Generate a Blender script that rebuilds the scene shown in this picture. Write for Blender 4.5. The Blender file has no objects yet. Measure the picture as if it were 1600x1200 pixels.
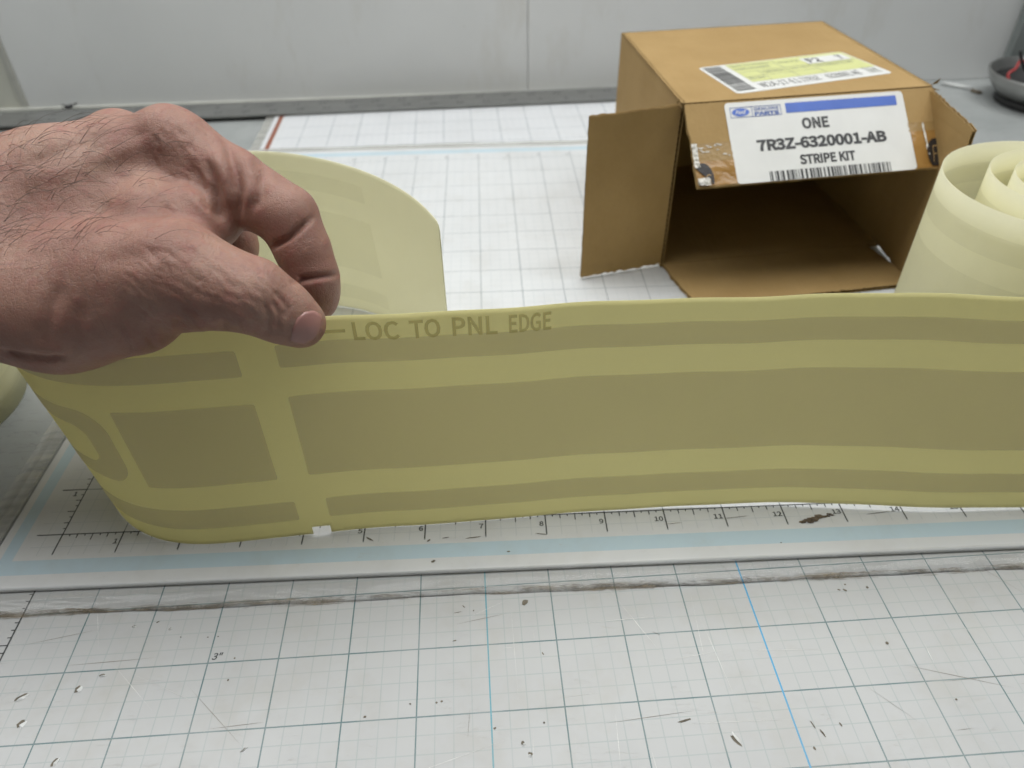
import bpy, math, random
import numpy as np
from mathutils import Vector, Matrix
from mathutils.bvhtree import BVHTree

# ------------------------------------------------------------------ camera, world, light (all geometry below is written in inches)
S = 0.0254
random.seed(7); RNG = np.random.default_rng(7)
scene = bpy.context.scene
CAM_POS = (7.21446, -8.16194, 9.63716); CAM_ROT = (0.879796, 0.0119828, -0.0425327); CAM_F = 1155.415   # focal length in px of a 1600 px frame
cd = bpy.data.cameras.new('camera'); cam = bpy.data.objects.new('camera', cd); scene.collection.objects.link(cam)
cam.location = Vector(CAM_POS) * S; cam.rotation_euler = CAM_ROT
cd.sensor_fit = 'HORIZONTAL'; cd.sensor_width = 36.0; cd.lens = 36.0 * CAM_F / 1600.0
cd.clip_start = 0.01; cd.clip_end = 20
cd.dof.use_dof = True; cd.dof.focus_distance = 10.4 * S; cd.dof.aperture_fstop = 12.0
scene.camera = cam
world = bpy.data.worlds.new('World'); scene.world = world; world.use_nodes = True
bg = world.node_tree.nodes['Background']; bg.inputs[0].default_value = (0.90, 0.96, 1.0, 1); bg.inputs[1].default_value = 0.05
def area(name, loc, rot, sx, sy, power, col):
    l = bpy.data.lights.new(name, 'AREA'); l.shape = 'RECTANGLE'; l.size = sx * S; l.size_y = sy * S; l.energy = power; l.color = col
    o = bpy.data.objects.new(name, l); scene.collection.objects.link(o); o.location = Vector(loc) * S; o.rotation_euler = rot
    return o
area('ceiling_and_fill_light', (8.0, 10.5, 42), (math.radians(-3), 0, 0), 84, 30, 21.0, (0.985, 0.997, 0.985))
area('ceiling_and_fill_light', (2, -30, 60), (math.radians(22), 0, 0), 48, 7, 0.35, (0.985, 0.997, 0.985))  # weak fill lamp added behind the camera, not a fixture of the room
scene.view_settings.view_transform = 'Standard'; scene.view_settings.look = 'None'
scene.view_settings.exposure = 0.10; scene.view_settings.gamma = 1.0
scene.render.engine = 'CYCLES'; scene.cycles.max_bounces = 7; scene.cycles.diffuse_bounces = 3; scene.cycles.glossy_bounces = 3; scene.cycles.use_adaptive_sampling = True; scene.cycles.adaptive_threshold = 0.04; scene.cycles.transparent_max_bounces = 12
scene.cycles.use_denoising = True
COL = scene.collection

# ------------------------------------------------------------------ object helpers
def mesh_obj(name, verts, faces, mat, parent=None, smooth=False, mats=None, fm=None, uv=None):
    me = bpy.data.meshes.new(name)
    me.from_pydata([tuple(float(c) * S for c in v) for v in verts], [], [tuple(int(i) for i in f) for f in faces])
    for m in (mats or [mat]): me.materials.append(m)
    if fm is not None: me.polygons.foreach_set('material_index', list(fm))
    if smooth: me.polygons.foreach_set('use_smooth', [True] * len(me.polygons))
    if uv is not None:
        l = me.uv_layers.new(name='UVMap'); idx = np.zeros(len(me.loops), dtype=np.int32); me.loops.foreach_get('vertex_index', idx)
        l.data.foreach_set('uv', np.asarray(uv, float)[idx].ravel())
    me.update()
    o = bpy.data.objects.new(name, me); COL.objects.link(o)
    if parent: o.parent = parent
    return o
def thing(name, label, cat, loc=(0, 0, 0), rz=0.0, group=None):
    o = bpy.data.objects.new(name, None); COL.objects.link(o); o.location = Vector(loc) * S; o.rotation_euler = (0, 0, rz)
    o.empty_display_size = 0.01
    o['label'] = label; o['category'] = cat
    if group: o['group'] = group
    return o
def tag(o, label, cat, group=None):
    o['label'] = label; o['category'] = cat
    if group: o['group'] = group
    return o
class MB:
    def __init__(s): s.v = []; s.f = []; s.m = []
    def add(s, v, f, m=0):
        n = len(s.v); s.v += [tuple(p) for p in v]; s.f += [tuple(i + n for i in q) for q in f]; s.m += [m] * len(f)
    def box(s, c, h, m=0):
        c = np.array(c, float); h = np.array(h, float)
        s.add([c + h * np.array(k) for k in [(-1,-1,-1),(1,-1,-1),(1,1,-1),(-1,1,-1),(-1,-1,1),(1,-1,1),(1,1,1),(-1,1,1)]],
              [(0,3,2,1),(4,5,6,7),(0,1,5,4),(1,2,6,5),(2,3,7,6),(3,0,4,7)], m)
    def slab(s, o, a, b, t, m=0):
        o, a, b, t = [np.array(q, float) for q in (o, a, b, t)]
        s.add([o, o+a, o+a+b, o+b, o+t, o+a+t, o+a+b+t, o+b+t], [(0,3,2,1),(4,5,6,7),(0,1,5,4),(1,2,6,5),(2,3,7,6),(3,0,4,7)], m)
    def tube(s, pts, r, n=6, m=0):
        pts = np.array(pts, float); k = len(pts); rr = np.broadcast_to(r, (k,)); V = []; prev = None
        for i in range(k):
            t = pts[min(i+1, k-1)] - pts[max(i-1, 0)]; t = t / (np.linalg.norm(t) + 1e-9)
            if prev is None: prev = np.cross(t, (0.3, 0.2, 1.0)); 
            a = prev - t * (prev @ t); a /= np.linalg.norm(a) + 1e-9; b = np.cross(t, a); prev = a
            for j in range(n):
                w = 2 * math.pi * j / n; V.append(pts[i] + rr[i] * (math.cos(w) * a + math.sin(w) * b))
        F = [(i*n+j, i*n+(j+1) % n, (i+1)*n+(j+1) % n, (i+1)*n+j) for i in range(k-1) for j in range(n)]
        F += [tuple(range(n-1, -1, -1)), tuple((k-1)*n+j for j in range(n))]
        s.add(V, F, m)
    def lathe(s, prof, c, n=48, m=0):
        V = []; k = len(prof)
        for j in range(n):
            w = 2 * math.pi * j / n
            V += [(c[0] + r * math.cos(w), c[1] + r * math.sin(w), c[2] + z) for r, z in prof]
        s.add(V, [(j*k+i, ((j+1) % n)*k+i, ((j+1) % n)*k+i+1, j*k+i+1) for j in range(n) for i in range(k-1)], m)
    def build(s, name, mat, parent=None, smooth=False, mats=None):
        return mesh_obj(name, s.v, s.f, mat, parent, smooth, mats, s.m if mats else None)
def bevel(o, w, seg=2):
    m = o.modifiers.new('bevel', 'BEVEL'); m.width = w * S; m.segments = seg; m.limit_method = 'ANGLE'; return o

# ------------------------------------------------------------------ material helpers
class X:
    """a socket with arithmetic"""
    nt = None
    def __init__(s, sock): s.k = sock
    @staticmethod
    def op(o, *a, clamp=False):
        n = X.nt.nodes.new('ShaderNodeMath'); n.operation = o; n.use_clamp = clamp
        for i, q in enumerate(a):
            if isinstance(q, X): X.nt.links.new(q.k, n.inputs[i])
            else: n.inputs[i].default_value = q
        return X(n.outputs[0])
    def __add__(s, o): return X.op('ADD', s, o)
    def __sub__(s, o): return X.op('SUBTRACT', s, o)
    def __mul__(s, o): return X.op('MULTIPLY', s, o)
    def lt(s, o): return X.op('LESS_THAN', s, o)
    def gt(s, o): return X.op('GREATER_THAN', s, o)
    def abs(s): return X.op('ABSOLUTE', s)
    def mx(s, o): return X.op('MAXIMUM', s, o)
    def line(s, period, w):           # 1 within w/2 of a multiple of period
        r = X.op('ROUND', s * (1.0 / period)); return ((s * (1.0 / period) - r).abs()).lt(w / period / 2)
def mat_new(name):
    m = bpy.data.materials.new(name); m.use_nodes = True; nt = m.node_tree; X.nt = nt
    return m, nt, nt.nodes['Principled BSDF']
def node(nt, t, **kw):
    n = nt.nodes.new(t)
    for k, v in kw.items(): setattr(n, k, v)
    return n
def coords(nt, scale=(1, 1, 1), kind='Object'):
    tc = node(nt, 'ShaderNodeTexCoord'); mp = node(nt, 'ShaderNodeMapping')
    f = 1.0 if kind == 'UV' else 1.0 / S
    mp.inputs['Scale'].default_value = tuple(f * q for q in scale); nt.links.new(tc.outputs[kind], mp.inputs[0]); return mp.outputs[0]
def noise(nt, vec, scale, detail=4, rough=0.55, dist=0.0):
    n = node(nt, 'ShaderNodeTexNoise'); n.inputs['Scale'].default_value = scale; n.inputs['Detail'].default_value = detail
    n.inputs['Roughness'].default_value = rough; n.inputs['Distortion'].default_value = dist; nt.links.new(vec, n.inputs['Vector']); return n.outputs[0]
def ramp(nt, fac, stops):
    r = node(nt, 'ShaderNodeValToRGB'); e = r.color_ramp.elements
    while len(e) < len(stops): e.new(0.5)
    for q, (p, c) in zip(e, stops): q.position = p; q.color = (*c, 1) if len(c) == 3 else c
    nt.links.new(fac, r.inputs[0]); return r.outputs[0]
def mix(nt, fac, a, b, blend='MIX'):
    n = node(nt, 'ShaderNodeMix', data_type='RGBA', blend_type=blend)
    for s, v in ((n.inputs[0], fac), (n.inputs[6], a), (n.inputs[7], b)):
        if isinstance(v, X): v = v.k
        if isinstance(v, (int, float)): s.default_value = v
        elif isinstance(v, tuple): s.default_value = (*v, 1) if len(v) == 3 else v
        else: nt.links.new(v, s)
    return n.outputs[2]
def bump(nt, h, strength, dist, bsdf, normal=None):
    b = node(nt, 'ShaderNodeBump'); b.inputs['Strength'].default_value = strength; b.inputs['Distance'].default_value = dist * S
    nt.links.new(h.k if isinstance(h, X) else h, b.inputs['Height'])
    if normal is not None: nt.links.new(normal, b.inputs['Normal'])
    if bsdf is not None: nt.links.new(b.outputs[0], bsdf.inputs['Normal'])
    return b.outputs[0]
def setc(nt, b, c):
    if isinstance(c, tuple): b.inputs['Base Color'].default_value = (*c, 1)
    else: nt.links.new(c, b.inputs['Base Color'])
def simple(name, col, rough=0.6, metal=0.0, var=0.12, scale=3.0, bumpd=0.004, bscale=30, spec=0.5):
    m, nt, b = mat_new(name); v = coords(nt); n = noise(nt, v, scale, 5)
    c = ramp(nt, n, [(0.3, tuple(q * (1 - var) for q in col)), (0.7, tuple(min(1, q * (1 + var)) for q in col))]); setc(nt, b, c)
    b.inputs['Roughness'].default_value = rough; b.inputs['Metallic'].default_value = metal; b.inputs['Specular IOR Level'].default_value = spec
    bump(nt, noise(nt, v, bscale, 3), 0.4, bumpd, b); return m

# ---- setting materials
def make_wall():
    m, nt, b = mat_new('painted_wall_panel'); v = coords(nt)
    n1 = noise(nt, v, 0.09, 4); n2 = noise(nt, coords(nt, (1, 1, .35)), 0.5, 6, 0.65); n3 = noise(nt, v, 1.6, 4)
    c = ramp(nt, n1, [(0.35, (.66, .67, .665)), (0.65, (.74, .75, .745))])
    c = mix(nt, X(ramp(nt, n2, [(0.56, (0, 0, 0)), (0.75, (1, 1, 1))])) * 0.5, c, (.55, .53, .48))
    c = mix(nt, X(ramp(nt, n3, [(0.70, (0, 0, 0)), (0.78, (1, 1, 1))])) * 0.25, c, (.36, .33, .27))
    setc(nt, b, c); b.inputs['Roughness'].default_value = 0.55; bump(nt, noise(nt, v, 3, 4), 0.3, 0.02, b); return m
def make_table():
    m, nt, b = mat_new('grey_bench_top'); v = coords(nt); n = noise(nt, v, 0.5, 5); n2 = noise(nt, coords(nt, (1, 3, 1)), 2.6, 6, 0.7, 1.2)
    c = ramp(nt, n, [(0.3, (.27, .285, .282)), (0.7, (.36, .375, .37))])
    sc = ramp(nt, noise(nt, coords(nt, (.6, 4, 1)), 1.1, 3, 0.4, 2.0), [(0.485, (0, 0, 0)), (0.5, (1, 1, 1)), (0.515, (0, 0, 0))])
    c = mix(nt, X(sc) * 0.45, c, (.12, .115, .105)); c = mix(nt, X(ramp(nt, n2, [(.55, (0, 0, 0)), (.7, (1, 1, 1))])) * .35, c, (.36, .365, .36))
    setc(nt, b, c); b.inputs['Roughness'].default_value = 0.42; bump(nt, n2, 0.25, 0.01, b); return m
def grid_mat(name, base, major, minor, majw, minw, x0, x1, y0, y1, blue_cols=(), band=None, minor_fac=0.28, dirt=0.5, major_fac=0.85, red=None, far_fade=0.0):
    """cutting mat print: object space inches, 1 in major grid, 1/4 in minor grid"""
    m, nt, b = mat_new(name); v = coords(nt); sp = node(nt, 'ShaderNodeSeparateXYZ'); nt.links.new(v, sp.inputs[0]); x = X(sp.outputs[0]); y = X(sp.outputs[1])
    inside = x.gt(x0) * x.lt(x1) * y.gt(y0) * y.lt(y1)
    c = ramp(nt, noise(nt, v, 0.35, 5), [(0.3, tuple(q * .95 for q in base)), (0.7, tuple(min(1, q * 1.04) for q in base))])
    mn = x.line(0.25, minw).mx(y.line(0.25, minw)) * inside
    worn = X(ramp(nt, noise(nt, v, 1.1, 3), [(.3, (.55,) * 3), (.6, (1,) * 3)]))
    c = mix(nt, mn * worn * minor_fac, c, minor)
    gx = x.line(1.0, majw) * inside; gy = y.line(1.0, majw) * inside
    c = mix(nt, gx.mx(gy) * major_fac * worn, c, major)
    for bx, colr, wd in blue_cols: c = mix(nt, ((x - bx).abs()).lt(wd / 2) * inside, c, colr)
    if band:
        (ax0, ax1, ay0, ay1, wd), colr = band
        o = x.gt(ax0) * x.lt(ax1) * y.gt(ay0) * y.lt(ay1); i = x.gt(ax0 + wd[0]) * x.lt(ax1 - wd[0]) * y.gt(ay0 + wd[1]) * y.lt(ay1 - wd[1])
        c = mix(nt, (o - i) * 0.9, c, colr)
    if red: c = mix(nt, (x - red[0]).abs().lt(red[1] / 2), c, (.27, .085, .045))
    g = ramp(nt, noise(nt, coords(nt, (1, 1, 1)), 0.8, 4, 0.7), [(0.5, (0, 0, 0)), (0.8, (1, 1, 1))])
    c = mix(nt, X(g) * dirt, c, (.36, .33, .27))
    sc = ramp(nt, noise(nt, coords(nt, (.5, 3.0, 1)), 1.6, 3, .4, 3.0), [(0.494, (0, 0, 0)), (0.5, (1, 1, 1)), (0.506, (0, 0, 0))])
    msk = X(ramp(nt, noise(nt, v, 1.3, 2), [(.52, (0,) * 3), (.6, (1,) * 3)]))
    c = mix(nt, X(sc) * msk * 0.35, c, (.42, .40, .36))
    vo = node(nt, 'ShaderNodeTexVoronoi'); vo.inputs['Scale'].default_value = 1.15; nt.links.new(v, vo.inputs['Vector'])
    wn = node(nt, 'ShaderNodeTexWhiteNoise'); nt.links.new(vo.outputs['Color'], wn.inputs['Vector'])
    dots = X(vo.outputs['Distance']).lt(X(wn.outputs[0]) * 0.045 - 0.012)
    c = mix(nt, dots * 0.8, c, (.10, .085, .065))
    setc(nt, b, c); b.inputs['Roughness'].default_value = 0.36; b.inputs['Specular IOR Level'].default_value = 0.35
    h = X(noise(nt, v, 6, 5)) * 0.4 + X(sc) * msk * -0.5 + dots * -1.0
    bump(nt, h, 0.35, 0.012, b); return m
M = {}
M['wall'] = make_wall(); M['table'] = make_table()
M['panel'] = simple('cream_wall_panel', (.50, .50, .44), .5, var=.1, scale=.4)
M['trim'] = simple('wall_joint_trim', (.44, .44, .40), .4, var=.15, scale=.8)
M['cabinet'] = simple('grey_cabinet_paint', (.20, .22, .215), .45, var=.1, scale=.4)
M['front_mat'] = grid_mat('front_mat_print', (.47, .475, .475), (.07, .145, .155), (.30, .36, .36), .021, .015, -.02, 40, -30, 20,
    blue_cols=((7, (.13, .33, .40), .022), (11, (.08, .33, .56), .026)), minor_fac=.5, dirt=.36)
M['mid_mat'] = grid_mat('upper_mat_print', (.63, .64, .645), (.15, .19, .21), (.40, .45, .47), .020, .015, -.42, 18.42, -.42, 15.42,
    blue_cols=(), band=((-.79, 18.79, -.79, 15.79, (.20, .28)), (.46, .59, .66)), minor_fac=.40, dirt=.22)
M['far_mat'] = grid_mat('far_mat_print', (.65, .66, .675), (.25, .29, .32), (.45, .49, .53), .03, .018, .1, 40, -8, 12, minor_fac=.38, dirt=.12, red=(0.0, .16))
def make_clear(name='clear_vinyl_edge', bs=(.18, .9, 1), bd=.07, grough=.13, fac=.06, tint=(.98, .98, .975)):
    m, nt, b = mat_new(name); v = coords(nt); n = noise(nt, coords(nt, (.25, 2.5, 1)), 2.0, 3, .5, .2)
    tr = node(nt, 'ShaderNodeBsdfTransparent'); tr.inputs[0].default_value = (*tint, 1); ms = node(nt, 'ShaderNodeMixShader')
    c = ramp(nt, n, [(.35, (.74, .74, .72)), (.62, (.60, .59, .55)), (.8, (.35, .32, .26))]); setc(nt, b, c); b.inputs['Roughness'].default_value = .09
    f = X(ramp(nt, n, [(.3, (.55,) * 3), (.75, (1.5,) * 3)])) * fac
    nt.links.new(X.op('MINIMUM', f, 0.95).k, ms.inputs[0]); nt.links.new(tr.outputs[0], ms.inputs[1]); nt.links.new(b.outputs[0], ms.inputs[2])
    bump(nt, noise(nt, coords(nt, bs), 2.2, 3, .5, .6), 1.0, bd, b)
    gl = node(nt, 'ShaderNodeBsdfGlossy'); gl.inputs['Roughness'].default_value = grough; fr = node(nt, 'ShaderNodeFresnel'); fr.inputs[0].default_value = 1.28; ms2 = node(nt, 'ShaderNodeMixShader')
    nt.links.new(b.inputs['Normal'].links[0].from_socket, gl.inputs['Normal']); nt.links.new(fr.outputs[0], ms2.inputs[0]); nt.links.new(ms.outputs[0], ms2.inputs[1]); nt.links.new(gl.outputs[0], ms2.inputs[2])
    nt.links.new((ms2 if grough < .3 else ms).outputs[0], nt.nodes['Material Output'].inputs[0])
    if grough >= .3: b.inputs['Roughness'].default_value = grough
    return m
M['clear'] = make_clear(); M['clear_side'] = make_clear('clear_vinyl_side_edge', (1.5, .3, 1), .03, .32, .42, (.92, .92, .90))
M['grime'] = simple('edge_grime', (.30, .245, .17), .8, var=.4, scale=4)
def patchy(m, scale, a, b_):
    nt = m.node_tree; X.nt = nt; out = nt.nodes['Material Output']; src = out.inputs[0].links[0].from_socket; tr = node(nt, 'ShaderNodeBsdfTransparent'); ms = node(nt, 'ShaderNodeMixShader')
    nt.links.new(ramp(nt, noise(nt, coords(nt, (.35, 2, 1)), scale, 5, .7), [(a, (0,)*3), (b_, (.85,)*3)]), ms.inputs[0]); nt.links.new(tr.outputs[0], ms.inputs[1]); nt.links.new(src, ms.inputs[2]); nt.links.new(ms.outputs[0], out.inputs[0])
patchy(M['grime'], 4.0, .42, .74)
M['ink'] = simple('mat_ink', (.06, .065, .065), .5, var=.2)
M['steel'] = None
def make_steel():
    m, nt, b = mat_new('weathered_steel_rule'); n = noise(nt, coords(nt, (.4, 4, 1)), 2.0, 6, .7); n2 = noise(nt, coords(nt), 4, 4)
    c = ramp(nt, n, [(.3, (.17, .175, .17)), (.7, (.29, .29, .28))]); c = mix(nt, X(ramp(nt, n2, [(.6, (0,) * 3), (.75, (1,) * 3)])) * .5, c, (.10, .09, .075))
    setc(nt, b, c); b.inputs['Metallic'].default_value = .55; b.inputs['Roughness'].default_value = .42; bump(nt, n2, .3, .01, b); return m
M['steel'] = make_steel()
def make_kraft(name, k=1.0):
    m, nt, b = mat_new(name); v = coords(nt); n = noise(nt, v, .8, 5); f = noise(nt, coords(nt, (1, 1, 1)), 22, 4, .7); w = noise(nt, coords(nt, (7, .3, 7)), 1.4, 2)
    c = ramp(nt, n, [(.3, (.325*k, .212*k, .083*k)), (.7, (.385*k, .258*k, .108*k))])
    c = mix(nt, X(f) * .28, c, (.26*k, .155*k, .06*k)); c = mix(nt, X(w) * .16, c, (.47*k, .31*k, .14*k))
    setc(nt, b, c); b.inputs['Roughness'].default_value = .78; b.inputs['Specular IOR Level'].default_value = .25
    bump(nt, X(f) * .35 + X(w) * .7 + X(noise(nt, v, .9, 3)) * 2.0, .45, .03, b); return m
M['kraft'] = make_kraft('kraft_cardboard'); M['flute'] = make_kraft('kraft_fluting', .62)
def make_strip(name, col, tcol, tf, gl=.5, spk=True):
    m, nt, b = mat_new(name); v = coords(nt); n = noise(nt, v, .7, 4); f = noise(nt, v, 20, 3, .65)
    c = ramp(nt, n, [(.3, tuple(q * .96 for q in col)), (.7, tuple(q * 1.03 for q in col))]); c = mix(nt, X(f) * .34, c, tuple(q * .76 for q in col))
    if spk:
        vo = node(nt, 'ShaderNodeTexVoronoi'); vo.inputs['Scale'].default_value = 1.6; nt.links.new(v, vo.inputs['Vector'])
        wn = node(nt, 'ShaderNodeTexWhiteNoise'); nt.links.new(vo.outputs['Color'], wn.inputs['Vector'])
        c = mix(nt, X(vo.outputs['Distance']).lt(X(wn.outputs[0]) * .03 - .012) * .7, c, (.12, .08, .04))
    setc(nt, b, c); b.inputs['Roughness'].default_value = gl; b.inputs['Specular IOR Level'].default_value = .3
    bn = bump(nt, X(f) * .04 + X(n) * .5 + X(noise(nt, coords(nt, (1, 1, .35)), .9, 2)) * 1.0, .5, .10, b)
    t = node(nt, 'ShaderNodeBsdfTranslucent'); t.inputs[0].default_value = (*tcol, 1); ms = node(nt, 'ShaderNodeMixShader'); ms.inputs[0].default_value = tf
    nt.links.new(b.outputs[0], ms.inputs[1]); nt.links.new(t.outputs[0], ms.inputs[2]); nt.links.new(ms.outputs[0], nt.nodes['Material Output'].inputs[0]); return m
def see_through(m, fac):
    nt = m.node_tree; out = nt.nodes['Material Output']; src = out.inputs[0].links[0].from_socket; tr = node(nt, 'ShaderNodeBsdfTransparent'); ms = node(nt, 'ShaderNodeMixShader'); ms.inputs[0].default_value = fac
    nt.links.new(tr.outputs[0], ms.inputs[1]); nt.links.new(src, ms.inputs[2]); nt.links.new(ms.outputs[0], out.inputs[0])
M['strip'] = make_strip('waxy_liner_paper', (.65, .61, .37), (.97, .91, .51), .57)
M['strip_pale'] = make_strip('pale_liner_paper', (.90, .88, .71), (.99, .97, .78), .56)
M['stripe'] = make_strip('grey_stripe_film', (.56, .525, .46), (.95, .90, .80), .55)
M['stripe_faint'] = make_strip('stripe_seen_through_liner', (.66, .64, .51), (.74, .72, .55), .50, spk=False)
see_through(M['stripe_faint'], .09); see_through(M['stripe'], .62)
M['letter'] = make_strip('olive_letter_print', (.40, .355, .19), (.70, .62, .32), .5, spk=False); see_through(M['letter'], .55)
M['paper_white'] = simple('white_sticker', (.66, .66, .64), .38, var=.03, scale=1.5, bumpd=.002)
M['paper_yellow'] = simple('yellow_green_sticker_print', (.56, .58, .25), .45, var=.04)
M['blue_ink'] = simple('blue_label_ink', (.045, .12, .48), .4, var=.06, scale=2)
M['navy_ink'] = simple('navy_label_ink', (.07, .12, .34), .4, var=.1)
M['black_ink'] = simple('black_label_ink', (.035, .035, .037), .45, var=.2)
M['grey_ink'] = simple('grey_label_ink', (.26, .27, .22), .5, var=.2)
def make_tape():
    m, nt, b = mat_new('packing_tape'); v = coords(nt); n = noise(nt, v, 1.6, 3, .5, .6); setc(nt, b, ramp(nt, n, [(.3, (.27, .14, .035)), (.7, (.38, .215, .07))]))
    b.inputs['Roughness'].default_value = .2; bump(nt, n, .8, .05, b); return m
M['tape'] = make_tape(); M['kraft_tape'] = make_kraft('tape_over_kraft', .9); M['kraft_tape'].node_tree.nodes['Principled BSDF'].inputs['Roughness'].default_value = .25
M['tape_white'] = simple('crinkled_clear_tape', (.62, .60, .55), .2, var=.3, scale=5, bumpd=.06, bscale=6)
M['emblem'] = simple('tape_emblem_black', (.025, .022, .022), .25, var=.2)
M['gold'] = simple('tape_emblem_gold', (.38, .24, .09), .35, var=.15)
M['staple'] = simple('staple_mark', (.23, .15, .07), .5)
M['bowl'] = simple('brushed_tray_steel', (.36, .36, .35), .30, .85, var=.1, scale=1)
M['rubber'] = simple('black_rubber', (.018, .018, .018), .6)
M['red_wire'] = simple('red_wire_jacket', (.42, .03, .03), .4)
M['black_wire'] = simple('black_wire_jacket', (.02, .02, .022), .4)
M['brown'] = simple('brown_scrap', (.12, .09, .055), .8)
M['gouge_dark'] = simple('gouge_dirt', (.15, .13, .10), .8, var=.4, scale=8)
M['gouge_lip'] = simple('torn_vinyl', (.66, .67, .66), .3, var=.05)
M['clump'] = simple('dirt_clump', (.17, .13, .085), .9, var=.5, scale=9, bumpd=.03, bscale=12)

# ------------------------------------------------------------------ the setting
TZ = -0.21
o = mesh_obj('table', [(-40, -14, TZ), (46, -14, TZ), (46, 26, TZ), (-40, 26, TZ), (-40, -14, TZ-1), (46, -14, TZ-1), (46, 26, TZ-1), (-40, 26, TZ-1)],
             [(0, 1, 2, 3), (7, 6, 5, 4), (0, 4, 5, 1), (1, 5, 6, 2), (2, 6, 7, 3), (3, 7, 4, 0)], M['table'])
o['kind'] = 'structure'; o['label'] = 'scratched grey bench top under the cutting mats'
def wy(x): return 21.80 + .022 * (x - 12)
def wall_slab(name, x0, x1, z0, z1, mat, off=0.0, parent=None, th=.5):
    b_ = MB(); b_.slab((x0, wy(x0) + off, z0), (x1 - x0, wy(x1) - wy(x0), 0), (0, 0, z1 - z0), (0, th, 0)); return b_.build(name, mat, parent)
wall = bpy.data.objects.new('wall', None); COL.objects.link(wall); wall['kind'] = 'structure'; wall['label'] = 'white painted wall panels behind the bench'
bevel(wall_slab('wall_panel', -10.25, 8.985, TZ, 34, M['wall'], 0, wall), .03)
bevel(wall_slab('wall_panel', 9.0, 46, TZ, 34, M['wall'], -.006, wall), .03)
wall_slab('wall_panel', -40, -10.5, TZ, 34, M['panel'], -.02, wall)
bevel(wall_slab('joint_trim', -10.5, -10.25, TZ, 34, M['trim'], -.07, wall), .03)
bb = MB(); bb.slab((-40, wy(-40) - .20, TZ), (58, 58*.022, 0), (0, 0, .16), (0, .2, 0)); bevel(bb.build('base_trim', M['trim'], wall), .04)

# ------------------------------------------------------------------ text and decals
_tc = {}
try: FONT = bpy.data.fonts.load(bpy.utils.system_resource('DATAFILES', path='fonts') + '/Noto Sans CJK Regular.woff2')     # the sans that ships with Blender
except Exception: FONT = None
def text2d(body, bold=0.0, shear=0.0):
    if FONT: bold = min(bold, .03) * .8
    key = (body, bold, shear)
    if key in _tc: return _tc[key]
    cu = bpy.data.curves.new('t', 'FONT'); cu.body = body; cu.size = 1.0; cu.offset = bold; cu.shear = shear; cu.resolution_u = 3
    if FONT: cu.font = FONT
    ob = bpy.data.objects.new('t', cu); COL.objects.link(ob); dg = bpy.context.evaluated_depsgraph_get()
    me = bpy.data.meshes.new_from_object(ob.evaluated_get(dg)); V = np.array([v.co[:2] for v in me.vertices]); F = [tuple(p.vertices) for p in me.polygons]
    bpy.data.objects.remove(ob); bpy.data.curves.remove(cu); bpy.data.meshes.remove(me)
    lo, hi = V.min(0), V.max(0); V = (V - lo) / (hi - lo + 1e-9); _tc[key] = (V, F, (hi - lo)); return _tc[key]
def text_on(name, body, x0, x1, y0, y1, fmap, mat, parent, bold=0.0, shear=0.0, natural=False):
    V, F, ext = text2d(body, bold, shear)
    if natural: x0 = x1 - abs(y1 - y0) * ext[0] / ext[1] * 1.15
    P = [fmap(x0 + (x1 - x0) * a, y0 + (y1 - y0) * b) for a, b in V]; FF = list(F)
    return mesh_obj(name, P, FF, mat, parent)
def poly_on(name, polys, fmap, mat, parent):
    V = []; F = []
    for p in polys:
        F.append(tuple(range(len(V), len(V) + len(p)))); V += [fmap(*q) for q in p]
    return mesh_obj(name, V, F, mat, parent)
def rect(x0, x1, y0, y1): return [(x0, y0), (x1, y0), (x1, y1), (x0, y1)]
def rrect(x0, x1, y0, y1, r, n=4):
    P = []
    for cx, cy, a in ((x1-r, y1-r, 0), (x0+r, y1-r, 90), (x0+r, y0+r, 180), (x1-r, y0+r, 270)):
        P += [(cx + r*math.cos(math.radians(a + 90*i/n)), cy + r*math.sin(math.radians(a + 90*i/n))) for i in range(n+1)]
    return P
def ellipse(cx, cy, rx, ry, n=28): return [(cx + rx*math.cos(2*math.pi*i/n), cy + ry*math.sin(2*math.pi*i/n)) for i in range(n)]

# ------------------------------------------------------------------ cutting mats
fm = thing('cutting_mat', 'foreground grid cutting mat with nicks and one bright blue line, nearest the camera', 'cutting mat', (0, -2.46, -.10), .0235, None)
b_ = MB(); b_.box((12, -6.4, -.045), (14.2, 8.2, .045)); bevel(b_.build('mat_sheet', M['front_mat'], fm), .02)
flat = lambda z: (lambda x, y: (x, y, z))
text_on('ruler_number', '3"', 3.04, 3.19, .045, .155, flat(.004), M['ink'], fm, .01, .2)
t = [rect(-.11 if k % 4 == 0 else -.06, 0, k/8 - .008, k/8 + .008) for k in range(-32, 14) if k % 8] + [rect(-.012, .012, -4, 1.7)]
poly_on('ruler_scale', t, flat(.004), M['ink'], fm)

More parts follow.
